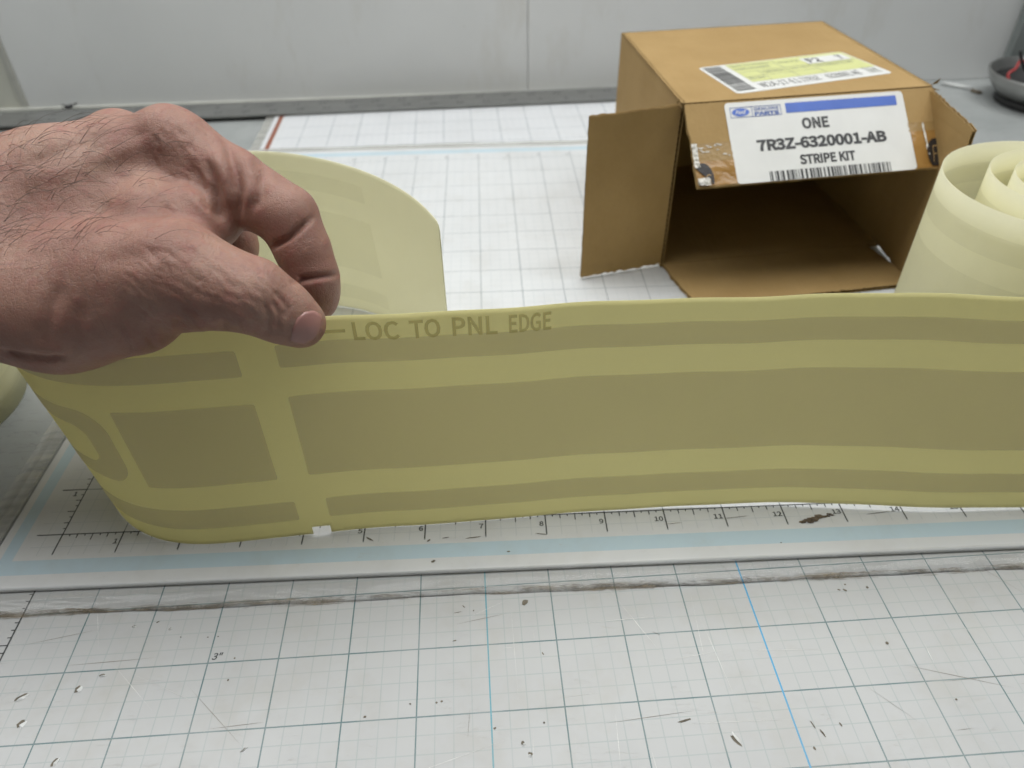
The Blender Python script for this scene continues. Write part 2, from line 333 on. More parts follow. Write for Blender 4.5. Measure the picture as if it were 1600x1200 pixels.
mm = thing('cutting_mat', 'middle grid cutting mat with pale blue border, ruler numbers and clear edge, under the strip', 'cutting mat', (0, 0, 0), 0)
b_ = MB(); b_.box((9, 7.5, -.046), (9.95, 8.55, .046)); bevel(b_.build('mat_sheet', M['mid_mat'], mm), .043, 4)
def clear_edge(P0, dirv, L, outv, w):
    """wavy clear vinyl border: profile across (ridges), running along dirv"""
    prof = [(0, -.002), (.02, .012), (.06, .004), (.17, -.002), (.19, .010), (.22, -.004), (.32, -.022), (.40, -.05), (w, -.088)]
    n = 120; V = []; F = []; k = len(prof); P0 = np.array(P0, float); d = np.array(dirv, float); q = np.array(outv, float)
    ph = RNG.uniform(0, 6, 6)
    for i in range(n + 1):
        s = L * i / n
        wob = .012*math.sin(s*.9 + ph[0]) + .009*math.sin(s*2.3 + ph[1]) + .005*math.sin(s*6.1 + ph[2]); zz = .006*math.sin(s*1.7 + ph[3]) + .004*math.sin(s*4.9 + ph[4])
        for a, z in prof: V.append(P0 + d*s + q*(a + wob*(a > .1)*(a/w)) + np.array((0, 0, z + zz*(0 < a < w and z > -.06))))
    F = [(i*k+j, i*k+(j+1) % k, (i+1)*k+(j+1) % k, (i+1)*k+j) for i in range(n) for j in range(k-1)]
    return V, F
V, F = clear_edge((-1.42, -1.06, 0), (1, .0045, 0), 21, (0, -1, 0), .43); mesh_obj('clear_edge', V, F, M['clear'], mm, True)
V, F = clear_edge((-.96, -1.04, 0), (-.004, 1, 0), 17.6, (-1, 0, 0), .50); mesh_obj('clear_edge', V, F, M['clear_side'], mm, True)
V, F = clear_edge((-1.42, 16.06, 0), (1, 0, 0), 21, (0, 1, 0), .20); mesh_obj('clear_edge', V, F, M['clear_side'], mm, True)
# grime line caught along the foot of the clear border
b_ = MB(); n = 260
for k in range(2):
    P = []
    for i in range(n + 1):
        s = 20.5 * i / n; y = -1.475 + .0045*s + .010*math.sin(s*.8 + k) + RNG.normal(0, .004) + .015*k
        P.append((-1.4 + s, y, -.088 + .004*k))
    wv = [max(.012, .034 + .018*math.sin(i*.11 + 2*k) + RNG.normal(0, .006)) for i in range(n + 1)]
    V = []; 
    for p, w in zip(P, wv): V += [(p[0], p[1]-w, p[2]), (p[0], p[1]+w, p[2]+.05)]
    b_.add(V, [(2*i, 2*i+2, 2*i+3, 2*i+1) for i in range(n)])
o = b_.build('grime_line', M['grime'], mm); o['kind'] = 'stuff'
for k in range(0, 19):
    if k == 0: continue
    w = .075 * len(str(k)); text_on('ruler_number', str(k), k - .035 - w, k - .035, -.235, -.135, flat(.004), M['ink'], mm, .012, 0, True)
for k in range(1, 15): text_on('ruler_number', str(k), -.20, -.12, k - .15, k - .05, flat(.004), M['ink'], mm, .012, 0, True)
for k in range(2, 18): text_on('ruler_number', str(k), k - .09, k - .03, 15.14, 15.23, flat(.004), M['ink'], mm, .008, 0, True)
t = [rect(k/8 - .009, k/8 + .009, -(.13 if k % 4 == 0 else .085 if k % 2 == 0 else .045), 0) for k in range(1, 145) if k % 8]
t += [rect(-.42, 18.4, -.009, .009)] + [rect(k - .011, k + .011, -.40, .02) for k in range(0, 19)]
poly_on('ruler_scale', t, flat(.0042), M['ink'], mm)
t = [rect(-(.13 if k % 4 == 0 else .085 if k % 2 == 0 else .045), 0, k/8 - .009, k/8 + .009) for k in range(1, 120) if k % 8] + [rect(-.009, .009, -.40, 15.4)]
t += [rect(-.42, .02, k - .01, k + .01) for k in range(1, 16)]
poly_on('ruler_scale', t, flat(.0046), M['ink'], mm)

ft = thing('cutting_mat', 'far grid cutting mat with brown-red margin line, at the foot of the wall', 'cutting mat', (-.18, 16.5, -.10), .030)
b_ = MB(); b_.box((9.6, 1.4, -.045), (9.85, 3.2, .045)); bevel(b_.build('mat_sheet', M['far_mat'], ft), .02)
b_ = MB(); b_.box((-.41, 1.4, -.05), (.15, 3.2, .04)); b_.build('clear_edge', M['clear_side'], ft)

# nicks, cuts and crumbs on the mats: (x, y, length, width, angle, kind)
def gouge(parent, x, y, L, W, ang, lip=True, z=.004):
    n = 9; a = math.radians(ang); ca, sa = math.cos(a), math.sin(a)
    def ring(sx, sy, off): 
        P = []
        for i in range(n):
            w = 2*math.pi*i/n; r = RNG.uniform(.72, 1.2); px, py = L/2*sx*math.cos(w)*r + off[0], W/2*sy*math.sin(w)*r + off[1]
            P.append((x + px*ca - py*sa, y + px*sa + py*ca))
        return P
    g = MB(); P = ring(1, 1, (0, 0)); g.add([(p[0], p[1], z) for p in P] + [(x, y, z + .002)], [(i, (i+1) % n, n) for i in range(n)])
    g.build('gouge', M['gouge_dark'], parent)
    if lip:
        g = MB(); P = ring(1.05, .75, (L*.12, -W*.55)); g.add([(p[0], p[1], z - .002) for p in P] + [(x + .05*L, y - W*.35, z + .022)], [(i, (i+1) % n, n) for i in range(n)]); g.build('torn_lip', M['gouge_lip'], parent)
for g in [(.534, -.33, .17, .06, 35), (.707, -.708, .11, .08, 60), (1.285, -.265, .10, .07, 75), (1.557, -.076, .09, .035, 10), (1.369, -1.255, .12, .05, 70),
          (10.164, -1.607, .19, .055, 118), (7.396, -1.442, .06, .05, 30), (7.484, -1.587, .06, .045, -40), (1.75, .68, .06, .03, 20), (2.3, .60, .05, .025, 40), (3.768, -1.273, .09, .02, 40)]: gouge(fm, *g)
for g in [(7.589, .669, .11, .09, 60), (9.565, -1.302, .20, .028, 12), (6.336, -.805, .035, .03, 0), (6.266, -.818, .03, .028, 40), (5.91, -.81, .03, .025, 0), (7.04, -1.224, .04, .03, 20),
          (12.742, -.398, .05, .05, 0), (11.318, -1.59, .03, .12, 20), (11.235, -1.48, .02, .13, 15), (11.14, -1.78, .035, .05, 20), (12.507, .52, .06, .035, -40), (12.42, .53, .05, .03, -30), (12.868, .54, .04, .05, 0), (12.55, .62, .03, .03, 0), (2.088, .733, .05, .02, 30),
          (7.697, -1.194, .03, .03, 0), (5.308, -.944, .04, .035, 0), (6.566, .566, .13, .010, 8), (6.66, .66, .06, .018, -50), (6.52, .10, .06, .02, 15), (9.471, -.003, .12, .008, -30), (6.807, .581, .03, .02, 70), (7.778, -.196, .05, .02, -60),
          (13.288, -1.28, .03, .03, 0), (3.37, .05, .03, .03, 0), (3.35, -.28, .03, .03, 0), (2.5, .45, .025, .02, 0), (2.9, .42, .025, .02, 0), (3.05, .42, .025, .02, 0), (11.6, -1.5, .03, .07, 20)]: gouge(fm, *g, lip=False)
for g in [(5.10, -.36, .16, .03, -35), (6.07, -.44, .07, .03, 40), (6.35, -.40, .12, .018, 8), (6.80, -.42, .26, .02, 6), (7.9, -.40, .18, .02, -10), (6.16, -.86, .07, .05, 20), (7.36, -.73, .06, .03, 0), (11.76, -.78, .025, .025, 0), (10.1, -.30, .3, .01, 5), (11.2, -.22, .5, .008, 5), (13.6, -.25, .5, .012, 6)]: gouge(mm, *g, lip=False, z=.007)
sc_ = []; r2 = random.Random(21)
for k in range(70):
    x, y, L, a = r2.uniform(-.5, 15), r2.uniform(-3.2, 1.0), r2.uniform(.15, 1.6), r2.choice((r2.gauss(1.45, .15), r2.gauss(.03, .06), r2.uniform(0, 3))); w = r2.uniform(.002, .005); dx, dy = math.cos(a)*L/2, math.sin(a)*L/2; nx_, ny_ = -math.sin(a)*w, math.cos(a)*w
    sc_.append([(x-dx, y-dy), (x+nx_, y+ny_), (x+dx, y+dy), (x-nx_, y-ny_)])
M['score'] = simple('knife_score', (.62, .62, .60), .4, var=.3, scale=2); M['score2'] = simple('dirty_knife_score', (.27, .25, .22), .6, var=.3, scale=2)
poly_on('knife_score', sc_[:38], flat(.003), M['score'], fm)['kind'] = 'stuff'; poly_on('knife_score', sc_[38:58], flat(.0034), M['score2'], fm)['kind'] = 'stuff'
# crumbly scraped vinyl clump on the middle mat
b_ = MB()
for k in range(46):
    q = k / 46; cx, cy = 12.30 + .52*q + RNG.normal(0, .02), -.36 + .12*q + RNG.normal(0, .022); r = RNG.uniform(.015, .045) * (1.1 - .7*q); a = RNG.uniform(0, 3)
    V = [(cx + r*1.7*math.cos(a+w), cy + r*math.sin(a+w)*.8, .004 + abs(RNG.normal(0, .006))) for w in np.linspace(0, 6.28, 7)[:-1]] + [(cx, cy, .012 + r*.7)]
    b_.add(V, [(i, (i+1) % 6, 6) for i in range(6)])
o = b_.build('vinyl_scrap', M['clump']); tag(o, 'brown crumb of scraped vinyl on the pale mat by number 13', 'debris')

# ------------------------------------------------------------------ steel rule along the wall
rl = thing('steel_ruler', 'long weathered grey steel ruler lying along the foot of the wall', 'ruler', (12.2, 20.22, -.03), .047)
b_ = MB(); b_.box((-8.5, .72, 0), (14.5, .72, .035)); bevel(b_.build('blade', M['steel'], rl), .012)
t = []; t2 = []
for k in range(0, 29*8):
    x = -22.9 + k/8; L = .30 if k % 8 == 0 else .18 if k % 4 == 0 else .10
    t += [rect(x - .010, x + .010, 1.44 - L, 1.438)]; t2 += [rect(x + .04 - .008, x + .04 + .008, .003, L*.9)]
for tt in (t, t2): poly_on('graduation', tt, flat(.0362), M['ink'], rl)['kind'] = 'stuff'
for k in range(1, 29):
    text_on('ruler_number', str(k), -22.9 + k - .16, -22.9 + k - .03, .92, 1.12, flat(.0362), M['ink'], rl, .01, 0, True)
    text_on('ruler_number', str(29 - k), -22.9 + k + .06, -22.9 + k + .19, .34, .54, flat(.0362), M['ink'], rl, .01, 0, True)

# ------------------------------------------------------------------ cardboard box
BA, SK = .11935, -.0475; BW, BD, BH = 5.911, 5.71, 4.065
e = np.array([math.cos(BA), math.sin(BA), 0]); nb = np.array([-math.sin(BA+SK), math.cos(BA+SK), 0]); kz = np.array([0, 0, 1.0]); fwd = np.array([e[1], -e[0], 0])
BO = np.array([11.50, 7.875, 0.01]); TK = .085
bx = thing('cardboard_box', 'open brown cardboard box with white part label on its hanging front flap', 'cardboard box')
def board(name, o, a, b, n_, rough=(0, 0, 0, 0), nu=26, nv=20, parent=bx, flute_ax=1, bow=0.0):
    """corrugated board: two liners and the fluting between; o corner, a, b edges, n_ outward normal (outer face at o plane)"""
    o, a, b, n_ = [np.array(q, float) for q in (o, a, b, n_)]; n_ = n_ / np.linalg.norm(n_); la, lb = np.linalg.norm(a), np.linalg.norm(b); mb = MB()
    jit = [RNG.normal(0, .0035, max(nu, nv) + 1) for _ in range(4)]
    def P(i, j, d):
        u, v = i/nu, j/nv
        if i == 0: u += rough[0]*jit[0][j]
        if i == nu: u += rough[1]*jit[1][j]
        if j == 0: v += rough[2]*jit[2][i]
        if j == nv: v += rough[3]*jit[3][i]
        return o + a*u + b*v - n_*d + n_*bow*math.sin(math.pi*i/nu)*math.sin(math.pi*min(1, v)*.5)
    for d0, d1 in ((0, .016), (TK - .016, TK)):
        V = [P(i, j, d) for d in (d0, d1) for i in range(nu+1) for j in range(nv+1)]; q = (nu+1)*(nv+1); I = lambda i, j, k: k*q + i*(nv+1) + j
        F = [(I(i,j,0), I(i+1,j,0), I(i+1,j+1,0), I(i,j+1,0)) for i in range(nu) for j in range(nv)] + [(I(i,j,1), I(i,j+1,1), I(i+1,j+1,1), I(i+1,j,1)) for i in range(nu) for j in range(nv)]
        F += [(I(i,0,0), I(i,0,1), I(i+1,0,1), I(i+1,0,0)) for i in range(nu)] + [(I(i,nv,0), I(i+1,nv,0), I(i+1,nv,1), I(i,nv,1)) for i in range(nu)]
        F += [(I(0,j,0), I(0,j+1,0), I(0,j+1,1), I(0,j,1)) for j in range(nv)] + [(I(nu,j,0), I(nu,j,1), I(nu,j+1,1), I(nu,j+1,0)) for j in range(nv)]
        mb.add(V, F, 0)
    per = .135; L, aa, bb2 = (la, a, b) if flute_ax == 1 else (lb, b, a); n = int(L / per * 6); V = []
    for i in range(n + 1):
        d = TK/2 + (TK/2 - .014)*math.sin(2*math.pi*i/6)
        for q in (.006, .994): V.append(o + aa*(.004 + .992*i/n) + bb2*q - n_*d)
    mb.add(V, [(2*i, 2*i+2, 2*i+3, 2*i+1) for i in range(n)], 1)
    return mb.build(name, None, parent, False, [M['kraft'], M['flute']])
ftl = BO + BH*kz; ftr = ftl + BW*e; fbr = BO + BW*e
board('top_panel', ftl, BW*e, BD*nb, kz, nv=6, nu=8)
board('bottom_panel', BO, BW*e, BD*nb, -kz, nv=6, nu=8)
board('side_panel', BO, BD*nb, BH*kz, -e, nv=6, nu=8, flute_ax=2)
board('side_panel', fbr, BD*nb, BH*kz, e, nv=6, nu=8, flute_ax=2)
board('back_panel', BO + BD*nb + e*TK, (BW - 2*TK)*e, BH*kz, -fwd, nv=6, nu=8)
dn = fwd*math.sin(math.radians(47)) - kz*math.cos(math.radians(47)); FN = np.cross(dn, e); FN = FN / np.linalg.norm(FN)
if FN[2] < 0: FN = -FN
flap = board('front_flap', ftl + dn*.03 + e*.06, (BW - .10)*e, dn*1.90 + e*0.0, FN, rough=(.5, .5, 0, 1.0), nu=40)
lout = np.array([9.46, 7.38, 4.03]) - np.array([11.5, 7.875, 4.03]); lout[2] = -.03
lf_n = np.cross(kz, lout); lf_n /= np.linalg.norm(lf_n); lf_n = lf_n if lf_n[1] > 0 else -lf_n
board('side_flap', BO + kz*.10 + lf_n*TK, lout, kz*(BH - .14), lf_n, rough=(0, .6, 1.0, .8), nu=24, nv=40, flute_ax=2, bow=0)
rout = np.array([-.02, -2.10, -.16]); board('side_flap', fbr + kz*.12, rout, kz*(BH - .17), np.array([1.0, 0, 0]), rough=(0, .8, .8, .8), nu=24, nv=40, flute_ax=2)
board('bottom_flap', BO + fwd*.02 + e*.06 + kz*.0, (BW - .42)*e, fwd*1.95 + kz*.02 + e*.20, -kz, rough=(1.2, .8, 0, 1.0), nu=40)
# torn score-line nubs at the two front top corners
b_ = MB()
for c, sg in ((ftl + e*.03, 1), (ftr - e*.03, -1)):
    for k in range(9):
        p = c + RNG.normal(0, .035, 3) + fwd*.03 - kz*.06; r = RNG.uniform(.02, .05)
        b_.add([p + RNG.normal(0, r, 3) for _ in range(4)], [(0,1,2), (0,2,3), (0,3,1), (1,3,2)])
b_.build('torn_corner', M['flute'], bx)
bev = MB(); q = ftr - e*.02 - fwd*.05; bev.add([q, q + e*.16 + kz*.02, q + e*.20 + kz*.14, q + e*.05 + kz*.04], [(0,1,2,3)]); bev.build('torn_corner', M['kraft'], bx)
# white sticker on the hanging flap
FO = ftl + dn*.0 + FN*.006
def fl(z): return lambda x, y: tuple(FO + e*x + dn*y + FN*z)
lab = poly_on('part_label', [rrect(.945, 5.13, .075, 1.925, .09)[::-1]], fl(.004), M['paper_white'], bx)
F8 = fl(.009); F10 = fl(.012)
poly_on('blue_bar', [rect(2.33, 4.95, .17, .40)], F8, M['blue_ink'], lab)
lw = .013
poly_on('logo_frame', [rect(1.05, 2.22, .19, .19+lw), rect(1.05, 2.22, .43-lw, .43), rect(1.05, 1.05+lw, .19, .43), rect(2.22-lw, 2.22, .19, .43), rect(1.545, 1.545+lw, .19, .43)], F8, M['navy_ink'], lab)
poly_on('logo_oval', [ellipse(1.29, .31, .20, .092)], F8, M['blue_ink'], lab)
text_on('logo_lettering', 'Ford', 1.17, 1.41, .355, .262, F10, M['paper_white'], lab, .01, .35)
text_on('label_text', 'GENUINE', 1.60, 2.17, .298, .222, F8, M['navy_ink'], lab, .012)
text_on('label_text', 'PARTS', 1.60, 2.17, .412, .318, F8, M['navy_ink'], lab, .03)
text_on('label_text', 'ONE', 2.64, 3.27, .80, .535, F8, M['black_ink'], lab, .022)
text_on('label_text', '7R3Z-6320001-AB', 1.53, 4.55, 1.235, .965, F8, M['black_ink'], lab, .025)
text_on('label_text', 'STRIPE KIT', 2.44, 3.74, 1.605, 1.375, F8, M['black_ink'], lab, .022)
def bars(x0, x1, seedv, horiz=False):
    r = random.Random(seedv); out = []; x = x0
    while x < x1 - .02:
        w = r.choice((.018, .018, .036, .054)); out.append((x, min(x + w, x1))); x += w + r.choice((.018, .018, .036, .05))
    return out
poly_on('barcode', [rect(a, b2, 1.70, 1.922) for a, b2 in bars(1.70, 4.56, 3)], F8, M['black_ink'], lab)
# packing tape left at the two lower corners of the flap, with part of a printed oval on each
def crumple(name, x0, x1, y0, y1, amp, mat, z0, nx=16, ny=22, parent=bx):
    V = []; F = []
    for j in range(ny+1):
        for i in range(nx+1): V.append(fl(z0 + abs(RNG.normal(0, amp)))(x0 + (x1-x0)*i/nx + RNG.normal(0, .004)*(0 < i < nx), y0 + (y1-y0)*j/ny))
    F = [(j*(nx+1)+i, j*(nx+1)+i+1, (j+1)*(nx+1)+i+1, (j+1)*(nx+1)+i) for j in range(ny) for i in range(nx)]
    return mesh_obj(name, V, F, mat, parent, True)
tp = crumple('packing_tape', .07, .955, 1.36, 1.905, .0012, M['tape'], .004)
tp_ = crumple('packing_tape', .07, .955, .96, 1.37, .0015, M['tape'], .003); tp_.data.materials[0] = M['kraft_tape'] if 'kraft_tape' in M else M['tape']
ov = poly_on('tape_emblem', [[p for p in ellipse(.22, 1.74, .22, .34, 40) if p[1] < 1.91 and p[0] > .06]], fl(.026), M['emblem'], tp)
text_on('emblem_script', 'S', .24, .38, 1.87, 1.66, fl(.030), M['gold'], ov, .0, .2)
crumple('tape_edge', .05, .17, .95, 1.50, .022, M['tape_white'], .012, 6, 20); crumple('tape_edge', .06, .34, 1.74, 1.905, .03, M['tape_white'], .026, 10, 8)
for k in range(13):
    x, y = RNG.uniform(.25, .9), RNG.uniform(.97, 1.3); w = RNG.uniform(.02, .07); poly_on('tape_bubble', [ellipse(x, y, w, .012, 8)], fl(.017), M['tape_white'], tp)
tp2 = crumple('packing_tape', 5.14, 5.84, 1.05, 1.91, .0012, M['tape'], .004)
tp3 = crumple('packing_tape', 5.10, 5.84, .84, 1.06, .0012, M['kraft_tape'], .003)
ov2 = poly_on('tape_emblem', [[p for p in ellipse(5.66, 1.62, .23, .37, 40) if p[1] < 1.91 and p[0] < 5.84]], fl(.022), M['emblem'], tp2)
text_on('emblem_script', 'Fo', 5.54, 5.80, 1.80, 1.42, fl(.027), M['gold'], ov2, -.01, .25)
crumple('tape_edge', 5.44, 5.48, .86, 1.62, .012, M['tape_white'], .010, 3, 20)
# yellow-green sticker on the top
def tpf(z): return lambda x, y: tuple(ftl + e*x + nb*y + kz*(.004 + z))
# sticker frame: corners measured on the panel
tc = [np.array(q) for q in ((1.10, 2.28), (5.06, 2.84), (5.50, 1.00), (1.40, .32))]
def st(z):
    f = tpf(z)
    def g(u, v):
        p = (tc[0]*(1-u) + tc[1]*u)*(1-v) + (tc[3]*(1-u) + tc[2]*u)*v; return f(p[0], p[1])
    return g
sk_ = poly_on('shipping_label', [rrect(0, 1, 0, 1, .045)[::-1]], st(0), M['paper_white'], bx)
Y8 = st(.004); Y9 = st(.008)
poly_on('yellow_field', [rect(.175, .99, .02, .70)], Y8, M['paper_yellow'], sk_)
poly_on('barcode', [rect(.02, .135, a, b2) for a, b2 in [(y*.34, y2*.34) for y, y2 in bars(.12, 2.7, 5)]], Y8, M['black_ink'], sk_)
poly_on('white_field', [rect(.66, .965, .10, .33)], Y9, M['paper_white'], sk_)
text_on('label_text', 'F2', .685, .775, .295, .135, st(.012), M['black_ink'], sk_, .01); text_on('label_text', '7', .895, .93, .295, .135, st(.012), M['black_ink'], sk_, .01)
text_on('label_text', 'W2A-17-E1', .185, .43, .905, .755, Y8, M['black_ink'], sk_, .0); text_on('label_text', '17R3Z', .445, .565, .905, .755, Y8, M['black_ink'], sk_, .0)
text_on('label_text', '6320001 AB', .615, .835, .905, .755, Y8, M['black_ink'], sk_, .0); text_on('label_text', 'EBWB', .90, .965, .86, .75, Y8, M['grey_ink'], sk_, .0)
gl_ = [rect(.175, .99, .34, .347), rect(.175, .66, .52, .526), rect(.30, .304, .34, .70), rect(.48, .484, .02, .70), rect(.66, .664, .33, .70), rect(.83, .833, .10, .33), rect(.89, .97, .70, .71), rect(.89, .97, .89, .90), rect(.89, .893, .70, .90)]
poly_on('form_rule', gl_, st(.0065), M['grey_ink'], sk_)
for (x0, x1, y, s_) in ((.19, .45, .14, 'SHIP TO DEALER'), (.19, .42, .27, 'PART NUMBER'), (.32, .46, .46, 'ORDER'), (.50, .64, .46, 'LINE QTY'), (.19, .28, .62, 'BIN'), (.68, .93, .46, 'REFERENCE NO'), (.50, .64, .20, 'SEQ')):
    text_on('label_text', s_, x0, x1, y, y - .075, st(.0075), M['grey_ink'], sk_)
b_ = MB(); so = BO + nb*3.55 + kz*2.35 - e*.012; b_.tube([so - kz*.17 - nb*.05, so + kz*.17 + nb*.05], .02, 6); b_.build('staple', M['staple'], bx)

# ------------------------------------------------------------------ the held decal strip
def spl(k, P, t):
    n = len(P); h = np.diff(k); A = np.eye(n); R_ = np.zeros_like(P)
    for i in range(1, n-1):
        A[i, i-1] = h[i-1]; A[i, i] = 2*(h[i-1]+h[i]); A[i, i+1] = h[i]; R_[i] = 6*((P[i+1]-P[i])/h[i] - (P[i]-P[i-1])/h[i-1])
    Q = np.linalg.solve(A, R_); t = np.asarray(t, float); i = np.clip(np.searchsorted(k, t)-1, 0, n-2); a = ((k[i+1]-t)/h[i])[:, None]; b = 1-a; H = (h[i]**2)[:, None]
    return a*P[i] + b*P[i+1] + ((a**3-a)*Q[i] + (b**3-b)*Q[i+1])*H/6
ST = [((6.40,3.62,.02),(6.42,2.98,3.92)), ((6.05,4.36,.02),(6.08,3.72,3.92)), ((5.40,5.42,.02),(5.30,4.80,3.92)), ((4.51,6.22,.02),(4.30,5.62,3.93)), ((3.30,6.62,.02),(2.95,6.16,3.95)),
      ((1.70,6.20,.02),(1.25,5.90,3.97)), ((.50,4.70,.02),(-.06,4.60,3.96)), ((.12,2.90,.02),(-.56,2.90,3.94)), ((.34,1.22,.02),(-.42,1.42,3.93)), ((.89,.30,.02),(.25,.58,3.94)),
      ((1.86,-.26,.02),(1.40,.14,3.95)), ((3.20,-.30,.02),(2.95,.12,3.97)), ((5.00,-.16,.02),(4.90,.22,3.98)), ((6.37,-.10,.02),(6.32,.29,3.98)), ((8.01,-.02,.02),(8.00,.345,3.98)),
      ((9.62,.03,.03),(9.62,.375,3.99)), ((11.66,.02,.07),(11.6,.35,4.01)), ((13.90,-.20,.09),(13.85,.20,4.01)), ((16.05,-.30,.05),(15.95,.02,4.0)), ((18.6,-.20,.02),(18.5,.10,3.98)), ((21.0,.55,.02),(20.9,.80,3.98))]
SB = np.array([a for a, b in ST]); STp = np.array([b for a, b in ST]); SKn = np.r_[0, np.cumsum(np.linalg.norm(np.diff((SB+STp)/2, axis=0), axis=1))]
SKn = SKn - (SKn[1] - .6957) - .08
def strip_pt(s, h, off=0.0):
    s = np.atleast_1d(np.asarray(s, float)); h = np.broadcast_to(np.asarray(h, float), s.shape)
    f = lambda q: (lambda b, t: b + (t-b)*h[:, None])(spl(SKn, SB, q), spl(SKn, STp, q))
    f0 = f
    def f(q):
        p = f0(q); p[:, 1] += np.clip((q - 15.5)/2, 0, 1)*(.030*np.sin(q*1.55 + .6) + .012*np.sin(q*3.7 + 1.0))*(.35 + .65*h); return p
    p = f(s)
    if off:
        d = f(s + .01) - f(s - .01); up_ = spl(SKn, STp, s) - spl(SKn, SB, s); n = np.cross(d, up_); n /= np.linalg.norm(n, axis=1)[:, None]; p = p + n*off
    return p
# with s running round the curl and rightward along the front, cross(d, up) points to the camera side on the front run
def strip_grid(s0, s1, h0, h1, ns, nh, off, th=None, notch=None, round_end=0.0):
    s = np.linspace(s0, s1, ns+1); h = np.linspace(h0, h1, nh+1); SS, HH = np.meshgrid(s, h, indexing='ij'); SS, HH = SS.ravel(), HH.ravel()
    if round_end:     # round the upper corner of the free end
        r = round_end; dx = r - (SS - SKn[0]); dy = HH*4 - (4 - r); q = (dx > 0) & (dy > 0); L = np.sqrt(dx**2 + dy**2); k = q & (L > r); SS = np.where(k, SKn[0] + r - dx/L*r, SS); HH = np.where(k, (4 - r + dy/L*r)/4, HH)
    idx = lambda i, j: i*(nh+1) + j; keep = [(i, j) for i in range(ns) for j in range(nh) if not (notch and notch((s[i]+s[i+1])/2, (h[j]+h[j+1])/2))]
    fr = strip_pt(SS, HH, off)
    F = [(idx(i, j), idx(i+1, j), idx(i+1, j+1), idx(i, j+1)) for i, j in keep]
    if th is None: return fr, F
    bk = strip_pt(SS, HH, off - th); N = len(fr); V = np.r_[fr, bk]
    E_ = {}
    for f in F:
        for a, b in zip(f, f[1:] + f[:1]): E_[(a, b)] = 1
    F2 = F + [tuple(q + N for q in f[::-1]) for f in F] + [(b, a, a + N, b + N) for (a, b) in E_ if (b, a) not in E_]
    return V, F2
NOTCH = lambda s, h: 16.20 < s < 16.50 and h < .0385
SL = float(SKn[-1])
strip = thing('decal_strip', 'pale yellow decal strip with grey stripes, pinched upright by the fingers across the mats', 'decal strip')
V, F = strip_grid(float(SKn[0]), SL, 0, 1, 660, 52, 0.0, .012, NOTCH, .17); nA = (len(V)//2); body = mesh_obj('liner', V, F, None, strip, True, [M['strip'], M['strip_pale']], [1 if (min(f) >= nA or (min(f) % nA) // 53 < 165) else 0 for f in F])  # back run painted pale on its outer face too, imitating light glowing through
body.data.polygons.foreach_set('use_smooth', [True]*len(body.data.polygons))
def patch(name, s0, s1, h0, h1, mat, off=.004, r=.04, ns=None):
    """printed film patch with rounded corners laid on the liner"""
    ns = ns or max(6, int((s1-s0)/.07)); nh = 10; s = np.linspace(s0, s1, ns+1); s[1] = s0 + r*.4; s[-2] = s1 - r*.4; V = []; 
    for q in s:
        d = min(q - s0, s1 - q); c = 0 if d >= r else r - math.sqrt(max(0, r*r - (r-d)**2)); V.append(strip_pt(np.full(nh+1, q), np.linspace(h0 + c/4, h1 - c/4, nh+1), off))
    V = np.concatenate(V); F = [(i*(nh+1)+j, (i+1)*(nh+1)+j, (i+1)*(nh+1)+j+1, i*(nh+1)+j+1) for i in range(ns) for j in range(nh)]
    return mesh_obj(name, V, F, mat, strip, True)
for h0, h1 in ((.812, .907), (.315, .690), (.088, .190)): patch('stripe', 16.36 if h0 > .3 else 16.52, SL - .2, h0, h1, M['stripe'])
patch('stripe', 10.4, 15.83, .785, .895, M['stripe']); patch('stripe_block', 13.86, 15.87, .305, .668, M['stripe']); patch('stripe', 10.4, 16.02, .085, .187, M['stripe'])
# rounded end of the outlined stripe on the curl
V = []; F = []; nU = 60
def upath(s1, h0, h1, r):
    P = [(10.4, h1)] + [(x, h1) for x in np.linspace(10.45, s1 - r, 60)]
    P += [(s1 - r + r*math.sin(a), h1 - r/4 + r/4*math.cos(a)) for a in np.linspace(0, math.pi/2, 8)[1:]]
    P += [(s1 - r*math.cos(a)*1.0 + 0 - r + r*math.cos(a)*1.0 + r - r*(1-math.cos(a)), h0 + r/4 - r/4*math.sin(a)) for a in np.linspace(0, math.pi/2, 8)]
    P += [(x, h0) for x in np.linspace(s1 - r, 10.4, 60)[1:]]
    return np.array(P)
po = upath(13.66, .310, .660, .42); pi_ = upath(13.24, .395, .575, .24)
n = len(po); NR = 10; V = np.concatenate([strip_pt(*(po + (pi_ - po)*k/NR).T, .005) for k in range(NR+1)])
mesh_obj('stripe_loop', V, [(k*n+i, (k+1)*n+i, (k+1)*n+i+1, k*n+i+1) for k in range(NR) for i in range(n-1)], M['stripe'], strip, True)
for h0, h1 in ((.800, .900), (.315, .680), (.085, .19)): patch('stripe', 2.55, 7.5, h0, h1, M['stripe_faint'], -.016)
for w, (a, b2) in (('LOC', (17.43, 18.06)), ('TO', (18.20, 18.62)), ('PNL', (18.78, 19.40)), ('EDGE', (19.56, 20.15))):
    Vt, Ft, _ = text2d(w, .012); q = a + (b2-a)*Vt[:, 0]; PL = []; FL = []
    for i, (ox, oy) in enumerate(((0, 0),)): FL += [tuple(z_ + len(PL) for z_ in f) for f in Ft]; PL += list(strip_pt(q + ox, .901 + .074*Vt[:, 1] + oy, .0065 + .0005*i))
    mesh_obj('lettering', PL, FL, M['letter'], strip)
q = np.array([17.02, 17.33, 17.33, 17.02]); mesh_obj('printed_dash', strip_pt(q, np.array([.935, .935, .948, .948]), .0065), [(0, 1, 2, 3)], M['letter'], strip)

